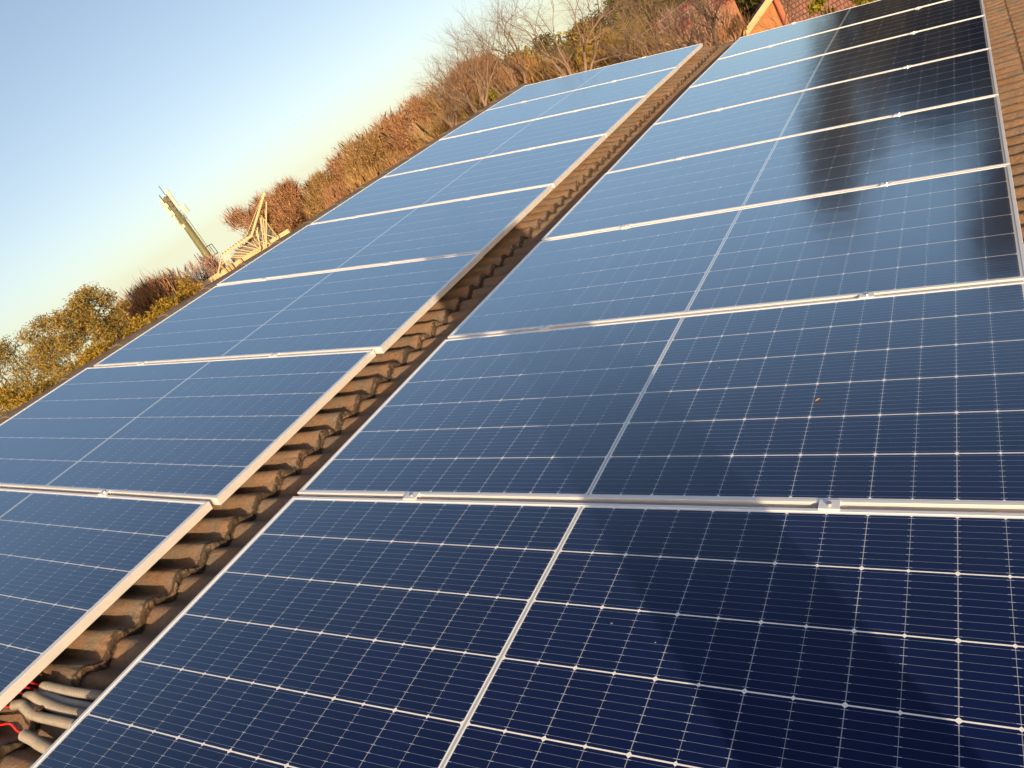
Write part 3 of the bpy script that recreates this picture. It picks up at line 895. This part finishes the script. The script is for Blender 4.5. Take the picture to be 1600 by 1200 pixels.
# evergreens down the slope to the right: outside the frame, mirrored in the right row
EV = [(-3.9, 55, 19.0, 2.72, 'tall dark evergreen beyond the far right corner of the roof'), (1.3, 57, 15.2, 2.04, 'lower dark evergreen between two taller ones right of the roof'),
      (6.6, 53, 21.8, 2.86, 'tallest dark evergreen standing right of the roof'), (11.5, 55, 22.0, 4.08, 'broad dark evergreen farthest to the right of the roof'),
      (-1.3, 59, 13.2, 2.99, 'short dark evergreen behind the tall one at the far right corner'), (3.9, 59, 13.6, 2.99, 'short dark evergreen left of the tallest one right of the roof')]
for i, (az, d, el, R, lab) in enumerate(EV):
    leafy_tree('tall_evergreen', az, d, el, R, .75, 'dkgreen', lab, 'tree', 'evergreens mirrored in the right row', 370 + i, n=11000, low=.08, nclump=60, top=.7, cr=(.3, .5))

# ------------------------------------------------------------------ antenna pole
PD = 72
pb = pix(345, 428, PD); pt = pix(258, 308, PD)
pole_root = empty('antenna_pole', (pb[0], pb[1], GZ))
tag(pole_root, 'tall olive green antenna pole with cream panel antennas at its top', 'antenna pole')
up0 = pt[2] - GZ
mb = MB(); mb.tube([(0, 0, -.3), (0, 0, up0 * .55), (0, 0, up0)], [.40, .33, .21], 14); mb.build('pole', MAT['pole'], pole_root, smooth=True)
def loc_h(px_, py_):
    return pix(px_, py_, PD)[2] - GZ
rh = RIGHT_H; fh = FWD_H
def ofs(r, f, z): return np.array([rh[0] * r + fh[0] * f, rh[1] * r + fh[1] * f, z])
def obox(mb, c, w, dp, h):
    V = []
    for z in (-h / 2, h / 2):
        for r, f in ((-w / 2, -dp / 2), (w / 2, -dp / 2), (w / 2, dp / 2), (-w / 2, dp / 2)):
            V.append(c + ofs(r, f, z))
    return mb.add(V, [(3, 2, 1, 0), (4, 5, 6, 7), (0, 1, 5, 4), (1, 2, 6, 5), (2, 3, 7, 6), (3, 0, 4, 7)])
top = up0
for r, f, z, w, h in ((.42, -.15, top - .35, .26, 1.55), (-.42, -.15, top - .75, .24, 1.45), (.0, .45, top - .5, .24, 1.4), (-.36, -.2, top - 2.15, .2, .95)):
    m_ = MB(); obox(m_, ofs(r, f, z), w, .14, h); m_.build('panel_antenna', MAT['antenna'], pole_root)
m_ = MB(); obox(m_, ofs(.72, -.1, top - 1.55), .46, .2, .62); m_.build('radio_unit', MAT['salmon'] if False else MAT['antenna'], pole_root)
m_ = MB()
for z in (top - .2, top - .6, top - 1.0, top - 1.5, top - 2.2):
    m_.bar(ofs(-.45, -.1, z), ofs(.45, -.1, z), .06, .06); m_.bar(ofs(0, -.1, z), ofs(0, .45, z), .05, .05)
for r in (-.3, .3): m_.bar(ofs(r, -.05, top - 1.1), ofs(r, -.05, top + .35), .05, .05)
m_.bar(ofs(.1, 0, top - .6), ofs(.1, 0, top + .95), .035, .035)
m_.bar(ofs(.40, -.1, top - 1.5), ofs(.75, -.1, top - 1.5), .05, .05); m_.bar(ofs(0, -.1, top - 2.3), ofs(0, -.1, top + .05), .06, .06); m_.bar(ofs(-.02, -.12, top - .6), ofs(.12, .02, top - .6), .05, .05)
obox(m_, ofs(-.05, -.25, top - .25), .3, .2, .3); obox(m_, ofs(.1, -.25, top - .75), .26, .2, .3)
m_.build('antenna_bracket', MAT['dark'], pole_root)
for r_, f_, z_, w__, h__ in ((.2, -.3, top - .35, .16, .3), (-.2, -.32, top - .6, .18, .34), (.16, -.3, top - 1.15, .2, .28), (-.18, -.3, top - 1.35, .16, .4), (.3, -.25, top - 2.0, .2, .26), (-.1, -.3, top - 2.6, .22, .3)):
    m_ = MB(); obox(m_, ofs(r_, f_, z_), w__, .14, h__); m_.build('radio_unit', MAT['dark'] if r_ > 0 else MAT['antenna'], pole_root)
m_ = MB()
for z0_ in np.arange(top - 5.2, top - 1.7, .28): m_.bar(ofs(.3, -.1, z0_), ofs(.46, -.1, z0_), .02, .02)
m_.bar(ofs(.3, -.1, top - 5.4), ofs(.3, -.1, top - 1.6), .035, .035); m_.bar(ofs(.46, -.1, top - 5.4), ofs(.46, -.1, top - 1.6), .035, .035)
m_.build('ladder', MAT['pole'], pole_root)
hz = loc_h(327, 403)
m_ = MB(); obox(m_, ofs(0, 0, hz), 1.5, 1.2, .07); m_.build('platform', MAT['pole'], pole_root)
m_ = MB()
for r in (-.72, .72):
    for f in (-.55, .55): m_.bar(ofs(r, f, hz), ofs(r, f, hz + .85), .04, .04)
for f in (-.55, .55):
    m_.bar(ofs(.2, f, hz + .85), ofs(.72, f, hz + .85), .04, .04)
m_.bar(ofs(.72, -.55, hz + .85), ofs(.72, .55, hz + .85), .04, .04)
m_.build('guard_rail', MAT['dark'], pole_root)

# ------------------------------------------------------------------ steel lattice frame on the cream building
TD = 38
def tz(x, y, dd=0): return pix(320 + x / 8, 290 + y / 8, TD + dd)
b0 = pix(415, 400, TD)
lat = empty('steel_lattice', (b0[0], b0[1], b0[2]))
tag(lat, 'cream steel lattice frame with a tall peak and fanned struts beyond the roof ridge', 'steel frame')
org = np.array(b0)
def tl(x, y, dd=0): return tz(x, y, dd) - org
def part(name, segs, w, m='yellow'):
    mb = MB()
    for s_ in segs: mb.bar(tl(*s_[0]), tl(*s_[1]), w, w)
    return mb.build(name, MAT[m], lat)
part('peak_beam', [((745, 90), (585, 620))], .09)
part('eave_beam', [((592, 622), (205, 885))], .10)
part('ladder_truss', [((728, 105, 1.2), (520, 625, 1.2))] + [((728 - 208 * t, 105 + 520 * t, 1.2), (742 - 158 * t, 100 + 510 * t, .1)) for t in np.linspace(.02, .98, 17)], .026)
part('back_beam', [((520, 625, 1.3), (215, 850, 1.3))] + [((520 - 305 * t, 625 + 225 * t, 1.3), (590 - 385 * t, 630 + 250 * t, .1)) for t in np.linspace(.03, .97, 10)], .036)
part('leg', [((768, 200), (768, 830))], .05)
part('leg', [((745, 270, .8), (768, 460, .4))], .035)
part('gable_edge', [((700, 372), (910, 640)), ((910, 640), (905, 720)), ((915, 670), (770, 790))], .04)
for s_ in [((690, 400), (750, 830)), ((655, 530), (692, 800)), ((705, 400), (735, 760)), ((600, 630), (700, 770)), ((590, 685), (690, 810)), ((450, 750), (690, 800)), ((430, 800), (720, 845)),
           ((310, 872), (700, 882)), ((312, 893), (690, 900)), ((425, 900), (500, 1000)), ((640, 640), (665, 520)), ((780, 690), (840, 780)), ((380, 830), (700, 860)), ((520, 700), (700, 790)), ((640, 560), (700, 790)), ((730, 420), (760, 760)), ((720, 600), (890, 650)), ((700, 700), (850, 740))]:
    part('strut', [s_], .036)
part('base_beam', [((560, 930), (385, 1040)), ((905, 700), (560, 930))], .045)
part('corner_post', [((205, 900), (165, 1100))], .055)
part('corner_post', [((275, 935), (375, 1060))], .09)
part('brace', [((205, 995), (290, 1095)), ((210, 985), (310, 905)), ((210, 950), (310, 880)), ((270, 1000), (330, 1080))], .035)
def pane(P, dd):
    mb = MB()
    A = [tl(x, y, dd) for x, y in P]; B = [tl(x, y, dd + .12) for x, y in P]; k = len(P)
    mb.add(A + B, [tuple(range(k)), tuple(range(2 * k - 1, k - 1, -1))] + [(i, i + k, (i + 1) % k + k, (i + 1) % k) for i in range(k)])
    return mb.build('roof_pane', MAT['pane'], lat)
pane([(700, 400), (900, 645), (790, 770), (700, 800), (610, 640), (660, 530)], 1.0)
pane([(575, 660), (690, 800), (680, 880), (390, 1010), (320, 900), (370, 850)], 1.0)

# cream building under it: a long low block with a parapet
bl = pix(225, 478, TD + .6); br_ = pix(452, 371, TD + .6)
bz = (bl[2] + br_[2]) / 2 - .05
cb = empty('cream_building', ((bl[0] + br_[0]) / 2, (bl[1] + br_[1]) / 2, GZ))
tag(cb, 'long cream building whose flat top shows as a bright strip along the ridge', 'building')
org2 = np.array(cb.location)
d_ = br_ - bl; d_[2] = 0; Lb = np.linalg.norm(d_); d_ /= Lb; nrm = np.array([-d_[1], d_[0], 0]); nrm *= np.sign(nrm @ FWD_H)
def bx(mb, s0, s1, f0, f1, z0, z1):
    V = [d_ * s + nrm * f + np.array([0, 0, z]) for z in (z0, z1) for s, f in ((s0, f0), (s1, f0), (s1, f1), (s0, f1))]
    return mb.add(V, [(3, 2, 1, 0), (4, 5, 6, 7), (0, 1, 5, 4), (1, 2, 6, 5), (2, 3, 7, 6), (3, 0, 4, 7)])
hh = bz - GZ
mb = MB(); bx(mb, -Lb / 2, Lb / 2, 0, 6, 0, hh - .25); mb.build('wall', MAT['cream'], cb)
mb = MB(); bx(mb, -Lb / 2 - .15, Lb / 2 + .15, -.15, 6.15, hh - .25, hh); mb.build('parapet', MAT['yellow'], cb)
for s in np.arange(-Lb / 2 + 1, Lb / 2 - 1, 2.2):
    mb = MB(); bx(mb, s, s + 1.1, -.03, .05, hh - 2.2, hh - 1.0); mb.build('window', MAT['pane'], cb)

# ------------------------------------------------------------------ neighbouring houses
def gable_house(name, c, yaw, w, dp, eave, ridge, wallm, roofm, label, over=.25, barge=True, gable_front=True):
    """ridge runs along local y if gable_front (gable faces local -y), else along local x"""
    root = empty(name, (c[0], c[1], GZ), (0, 0, yaw))
    mb = MB()
    e, r = eave - GZ, ridge - GZ
    if gable_front:
        prof = [(-w / 2, 0), (w / 2, 0), (w / 2, e), (0, r), (-w / 2, e)]
        P = [(x, y, z) for y in (0, dp) for x, z in prof]
    else:
        prof = [(0, 0), (dp, 0), (dp, e), (dp / 2, r), (0, e)]
        P = [(x, y, z) for x in (-w / 2, w / 2) for y, z in prof]
    mb.add(P, [(0, 1, 2, 3, 4), (9, 8, 7, 6, 5)] + [(i, i + 5, (i + 1) % 5 + 5, (i + 1) % 5) for i in range(5)])
    mb.build('wall', MAT[wallm], root)
    mb = MB(); th = .16
    half = (w if gable_front else dp) / 2
    sl = (r - e) / half
    for sg in (-1, 1):
        o_ = half + over
        pr = [(0, r + .03), (sg * o_, r - sl * o_ + .03), (sg * o_, r - sl * o_ + .03 + th), (0, r + .03 + th)]
        if gable_front: P = [(x, y, z) for y in (-over, dp + over) for x, z in pr]
        else: P = [(x, dp / 2 + y, z) for x in (-w / 2 - over, w / 2 + over) for y, z in pr]
        mb.add(P, [(0, 1, 2, 3), (7, 6, 5, 4)] + [(i, i + 4, (i + 1) % 4 + 4, (i + 1) % 4) for i in range(4)])
    rf = mb.build('roof', MAT[roofm], root)
    if barge and gable_front:
        for sg in (-1, 1):
            o_ = half + over + .03
            m2 = MB(); m2.bar((0, -over - .06, r + .02), (sg * o_, -over - .06, r - sl * o_ + .02), .08, .34)
            m2.build('bargeboard', MAT['yellow'], root)
    tag(root, label, 'house', 'houses beyond the far end of the roof')
    return root
def face_yaw(az): return -rad(az)
# orange gable: bargeboard climbs to the right from (1160,58)
HD = 40
A = pix(1160, 60, HD); Bp = pix(1192, 12, HD)
slope_t = (Bp[2] - A[2]) / np.linalg.norm((Bp - A)[:2])
az0 = math.degrees(math.atan2(A[0] - CAM_W[0], A[1] - CAM_W[1]))
yaw = face_yaw(az0)
h_or = empty('orange_house', (A[0], A[1], GZ), (0, 0, yaw))
tag(h_or, 'orange plastered house end with a sloping cream bargeboard and a red corner pipe', 'house', 'houses beyond the far end of the roof')
e_, w_ = A[2] - GZ - .05, 1.95
t_ = e_ + slope_t * w_
P = [(x, y, z) for y in (0, 2) for x, z in ((.1, 0), (w_, 0), (w_, t_), (.1, e_))]
mb = MB(); mb.add(P, [(0, 1, 2, 3), (7, 6, 5, 4)] + [(i, i + 4, (i + 1) % 4 + 4, (i + 1) % 4) for i in range(4)]); mb.build('wall', MAT['orange'], h_or)
P = [(x, y, z) for y in (-.12, 2.1) for x, z in ((-.12, e_ - .05), (w_ + .1, t_ + .03), (w_ + .1, t_ + .17), (-.12, e_ + .09))]
mb = MB(); mb.add(P, [(0, 1, 2, 3), (7, 6, 5, 4)] + [(i, i + 4, (i + 1) % 4 + 4, (i + 1) % 4) for i in range(4)]); mb.build('roof', MAT['redroof'], h_or)
mb = MB(); mb.bar((-.2, -.17, e_ - .03), (w_ + .12, -.17, t_ + .06), .07, .26); mb.build('bargeboard', MAT['yellow'], h_or)
mb = MB(); mb.tube([(w_ - .16, -.1, .1), (w_ - .16, -.1, t_ - .1)], .075, 8); mb.build('downpipe', MAT['red_paint'], h_or)
# brown tiled house behind it to the right, slope facing us
BD = 42.5
Pb = pix(1290, 20, BD)
azb = math.degrees(math.atan2(Pb[0] - CAM_W[0], Pb[1] - CAM_W[1]))
cB = pix(1214, 10, BD); yb_ = face_yaw(azb - 2)
cB = cB + np.array([math.cos(yb_), math.sin(yb_), 0]) * 4.9
gable_house('brown_roofed_house', cB, yb_, 9.4, 8.5, CAM_W[2] + BD * math.tan(rad(-6.6)), CAM_W[2] + (BD + 4) * math.tan(rad(-2.6)), 'salmon', 'brownroof', 'house with a pinkish brown tiled roof slope right of the orange gable', gable_front=False)
# salmon house with red roof
PC = pix(1065, 45, 46); azc = math.degrees(math.atan2(PC[0] - CAM_W[0], PC[1] - CAM_W[1]))
eC = CAM_W[2] + 46 * math.tan(rad(-2.35)); rC = CAM_W[2] + 49 * math.tan(rad(-1.15))
h_s = gable_house('salmon_house', PC, face_yaw(azc + 1), 5.6, 6.5, eC, rC, 'salmon', 'redroof', 'salmon walled house with a red tiled roof behind the bare trees', gable_front=False)
for wx in (-1.1,):
    mb = MB(); mb.box((wx - .35, -.04, eC - GZ - 1.5), (wx + .35, .05, eC - GZ - .7)); wf = mb.build('window', MAT['white'], h_s)
    mb = MB(); mb.box((wx - .27, -.06, eC - GZ - 1.42), (wx + .27, -.041, eC - GZ - .78)); mb.build('pane', MAT['pane'], wf)
PE = pix(915, 36, 78); aze = math.degrees(math.atan2(PE[0] - CAM_W[0], PE[1] - CAM_W[1]))
gable_house('hillside_house', PE, face_yaw(aze), 1.6, 3, PE[2] - .7, PE[2] - .1, 'salmon', 'redroof', 'tiny far house showing a patch of red roof among the slope trees', gable_front=False)
leafy_tree('lime_tree', -9.0, 30, -3.6, .55, .14, 'lime', 'yellow green tree top in front of the brown tiled roof', 'tree', None, 400, n=2600, low=.3, nclump=12)
leafy_tree('lime_tree', -6.9, 29, -4.6, .5, .14, 'lime', 'yellow green bush at the top edge right of the brown tiled roof', 'tree', None, 401, n=2600, low=.3, nclump=12)
# overhead cables
for i, (p, q, lab) in enumerate([((840, 140), (1110, -30), 'upper pale overhead cable crossing the wooded slope'), ((850, 145), (1120, -18), 'lower pale overhead cable crossing the wooded slope')]):
    a_, b_ = pix(*p, 20), pix(*q, 15)
    pts = [a_ + (b_ - a_) * t - np.array([0, 0, .18 * 4 * t * (1 - t)]) for t in np.linspace(0, 1, 16)]
    o = MB().tube(pts, .011, 5).build('overhead_cable', MAT['wire']); tag(o, lab, 'cable', 'overhead cables')

# ------------------------------------------------------------------ the photographer (behind the camera; casts the shadow over the panels)
def person():
    fx = CAM_W + RIGHT_H * .235 - FWD_H * .42
    rz = rpt(fx[0] / CP, 0, -.11)[2]
    root = empty('person', (fx[0], fx[1], rz), (0, 0, math.atan2(-FWD_H[0], FWD_H[1])))
    tag(root, 'person in a blue shirt standing on the tiles and holding up a phone', 'person')
    # local: +y forward, +x right
    hx, hy, hz_ = -.20, .40, CAM_W[2] - rz
    def skin(name, verts, edges, radii, m, rootv=0, lv=2):
        me = bpy.data.meshes.new(name); me.from_pydata(verts, edges, []); me.update()
        o = bpy.data.objects.new(name, me); COL.objects.link(o); o.parent = root
        md = o.modifiers.new('skin', 'SKIN'); md.use_smooth_shade = True
        sv = me.skin_vertices[0].data if me.skin_vertices else None
        if sv is None:
            me.attributes.new('skin', 'FLOAT', 'POINT')
        for i, r in enumerate(radii):
            sv[i].radius = r if isinstance(r, tuple) else (r, r)
            sv[i].use_root = (i == rootv)
        sb = o.modifiers.new('sub', 'SUBSURF'); sb.levels = lv; sb.render_levels = lv
        me.materials.append(m)
        return o
    return root, skin, (hx, hy, hz_)
def tube_body():
    root, _, (hx, hy, hz_) = person()
    def chain(name, chains, m):
        mb = MB()
        for pts, r in chains:
            Q = smooth_path(pts, 26); rr = np.interp(np.linspace(0, 1, 26), np.linspace(0, 1, len(r)), r)
            mb.tube(Q, rr, 16)
        o = mb.build(name, m, root, smooth=True)
        rm = o.modifiers.new('merge', 'REMESH'); rm.mode = 'VOXEL'; rm.voxel_size = .009; rm.use_smooth_shade = True
        sm = o.modifiers.new('smooth', 'SMOOTH'); sm.factor = .5; sm.iterations = 5
        return o
    sh = 1.44; top_ = 1.74
    hand_r = (hx + .07, hy - .075, hz_ - .02); hand_l = (hx - .07, hy - .075, hz_ - .02)
    arms = [([(.19, 0, sh), (.235, .06, sh - .27), (hand_r[0] + .05, hand_r[1] - .12, hand_r[2] - .16), hand_r], (.06, .052, .045, .032)),
            ([(-.19, 0, sh), (-.27, .08, sh - .25), (hand_l[0] - .05, hand_l[1] - .12, hand_l[2] - .16), hand_l], (.06, .052, .045, .032))]
    legs = [([(s * .085 - .05, 0, .92), (s * .078 - .10, .03, .52), (s * .07 - .14, 0, .10), (s * .07 - .14, .02, .05)], (.105, .07, .055, .05)) for s in (-1, 1)]
    feet = [([(s * .07 - .14, -.06, .045), (s * .075 - .14, .08, .045), (s * .08 - .14, .18, .035)], (.045, .046, .035)) for s in (-1, 1)]
    torso = ([(-.05, 0, .90), (-.03, 0, 1.10), (0, .01, 1.30), (0, 0, 1.47), (0, 0, 1.53)], (.15, .14, .165, .11, .055))
    neck = ([(0, 0, 1.45), (0, .02, 1.60)], (.055, .05))
    head = ([(0, .02, 1.52), (0, .035, 1.58), (0, .02, 1.66), (0, .01, 1.74)], (.045, .070, .085, .05))
    nose = ([(0, .10, 1.645), (0, .125, 1.615)], (.010, .014))
    ears = [([(s * .083, .01, 1.66), (s * .086, .005, 1.61)], (.018, .014)) for s in (-1, 1)]
    fingers = []
    for s, h in ((1, hand_r), (-1, hand_l)):
        hv = np.array(h)
        fingers.append(([hv, hv + (-s * .01, .03, .04)], (.032, .034)))
        for j, lf in enumerate((.050, .060, .058, .045)):
            b_ = hv + np.array([-s * .005, .035, .062 - .019 * j])
            fingers.append(([b_, b_ + (-s * .6 * lf, .022, .004), b_ + (-s * lf, .012, .004)], (.0095, .009, .0075)))
        fingers.append(([hv + (0, .01, .05), hv + (-s * .02, -.002, .075), hv + (-s * .05, .006, .082)], (.012, .011, .009)))
    chain('body', arms + legs + feet + [torso, neck, head, nose] + ears + fingers, MAT['skin'])
    g = lambda ch, k: (ch[0], tuple(r + k for r in ch[1]))
    chain('shirt', [g(torso, .014), ([arms[0][0][0], arms[0][0][1]], (.075, .068)), ([arms[1][0][0], arms[1][0][1]], (.075, .068)), ([(-.17, 0, 1.44), (.17, 0, 1.44)], (.07, .07))], MAT['shirt'])
    chain('trousers', [g(l, .018) for l in legs] + [([(-.055, 0, .86), (-.04, 0, 1.0)], (.165, .158))], MAT['trousers'])
    chain('hair', [([(0, -.015, 1.60), (0, -.02, 1.68), (0, .0, 1.765)], (.078, .095, .05))], MAT['hair'])
    ph = MB(); ph.box((-.08, -.0045, -.038), (.08, .0045, .038))
    o = ph.build('smartphone', MAT['phone'])
    bv = o.modifiers.new('bevel', 'BEVEL'); bv.width = .004; bv.segments = 3
    p = CAM_W - FWD_H * .05
    o.location = p; o.rotation_euler = (0, 0, math.atan2(-FWD_H[0], FWD_H[1]))
    tag(o, 'black smartphone held up by the person standing on the roof', 'phone')
tube_body()
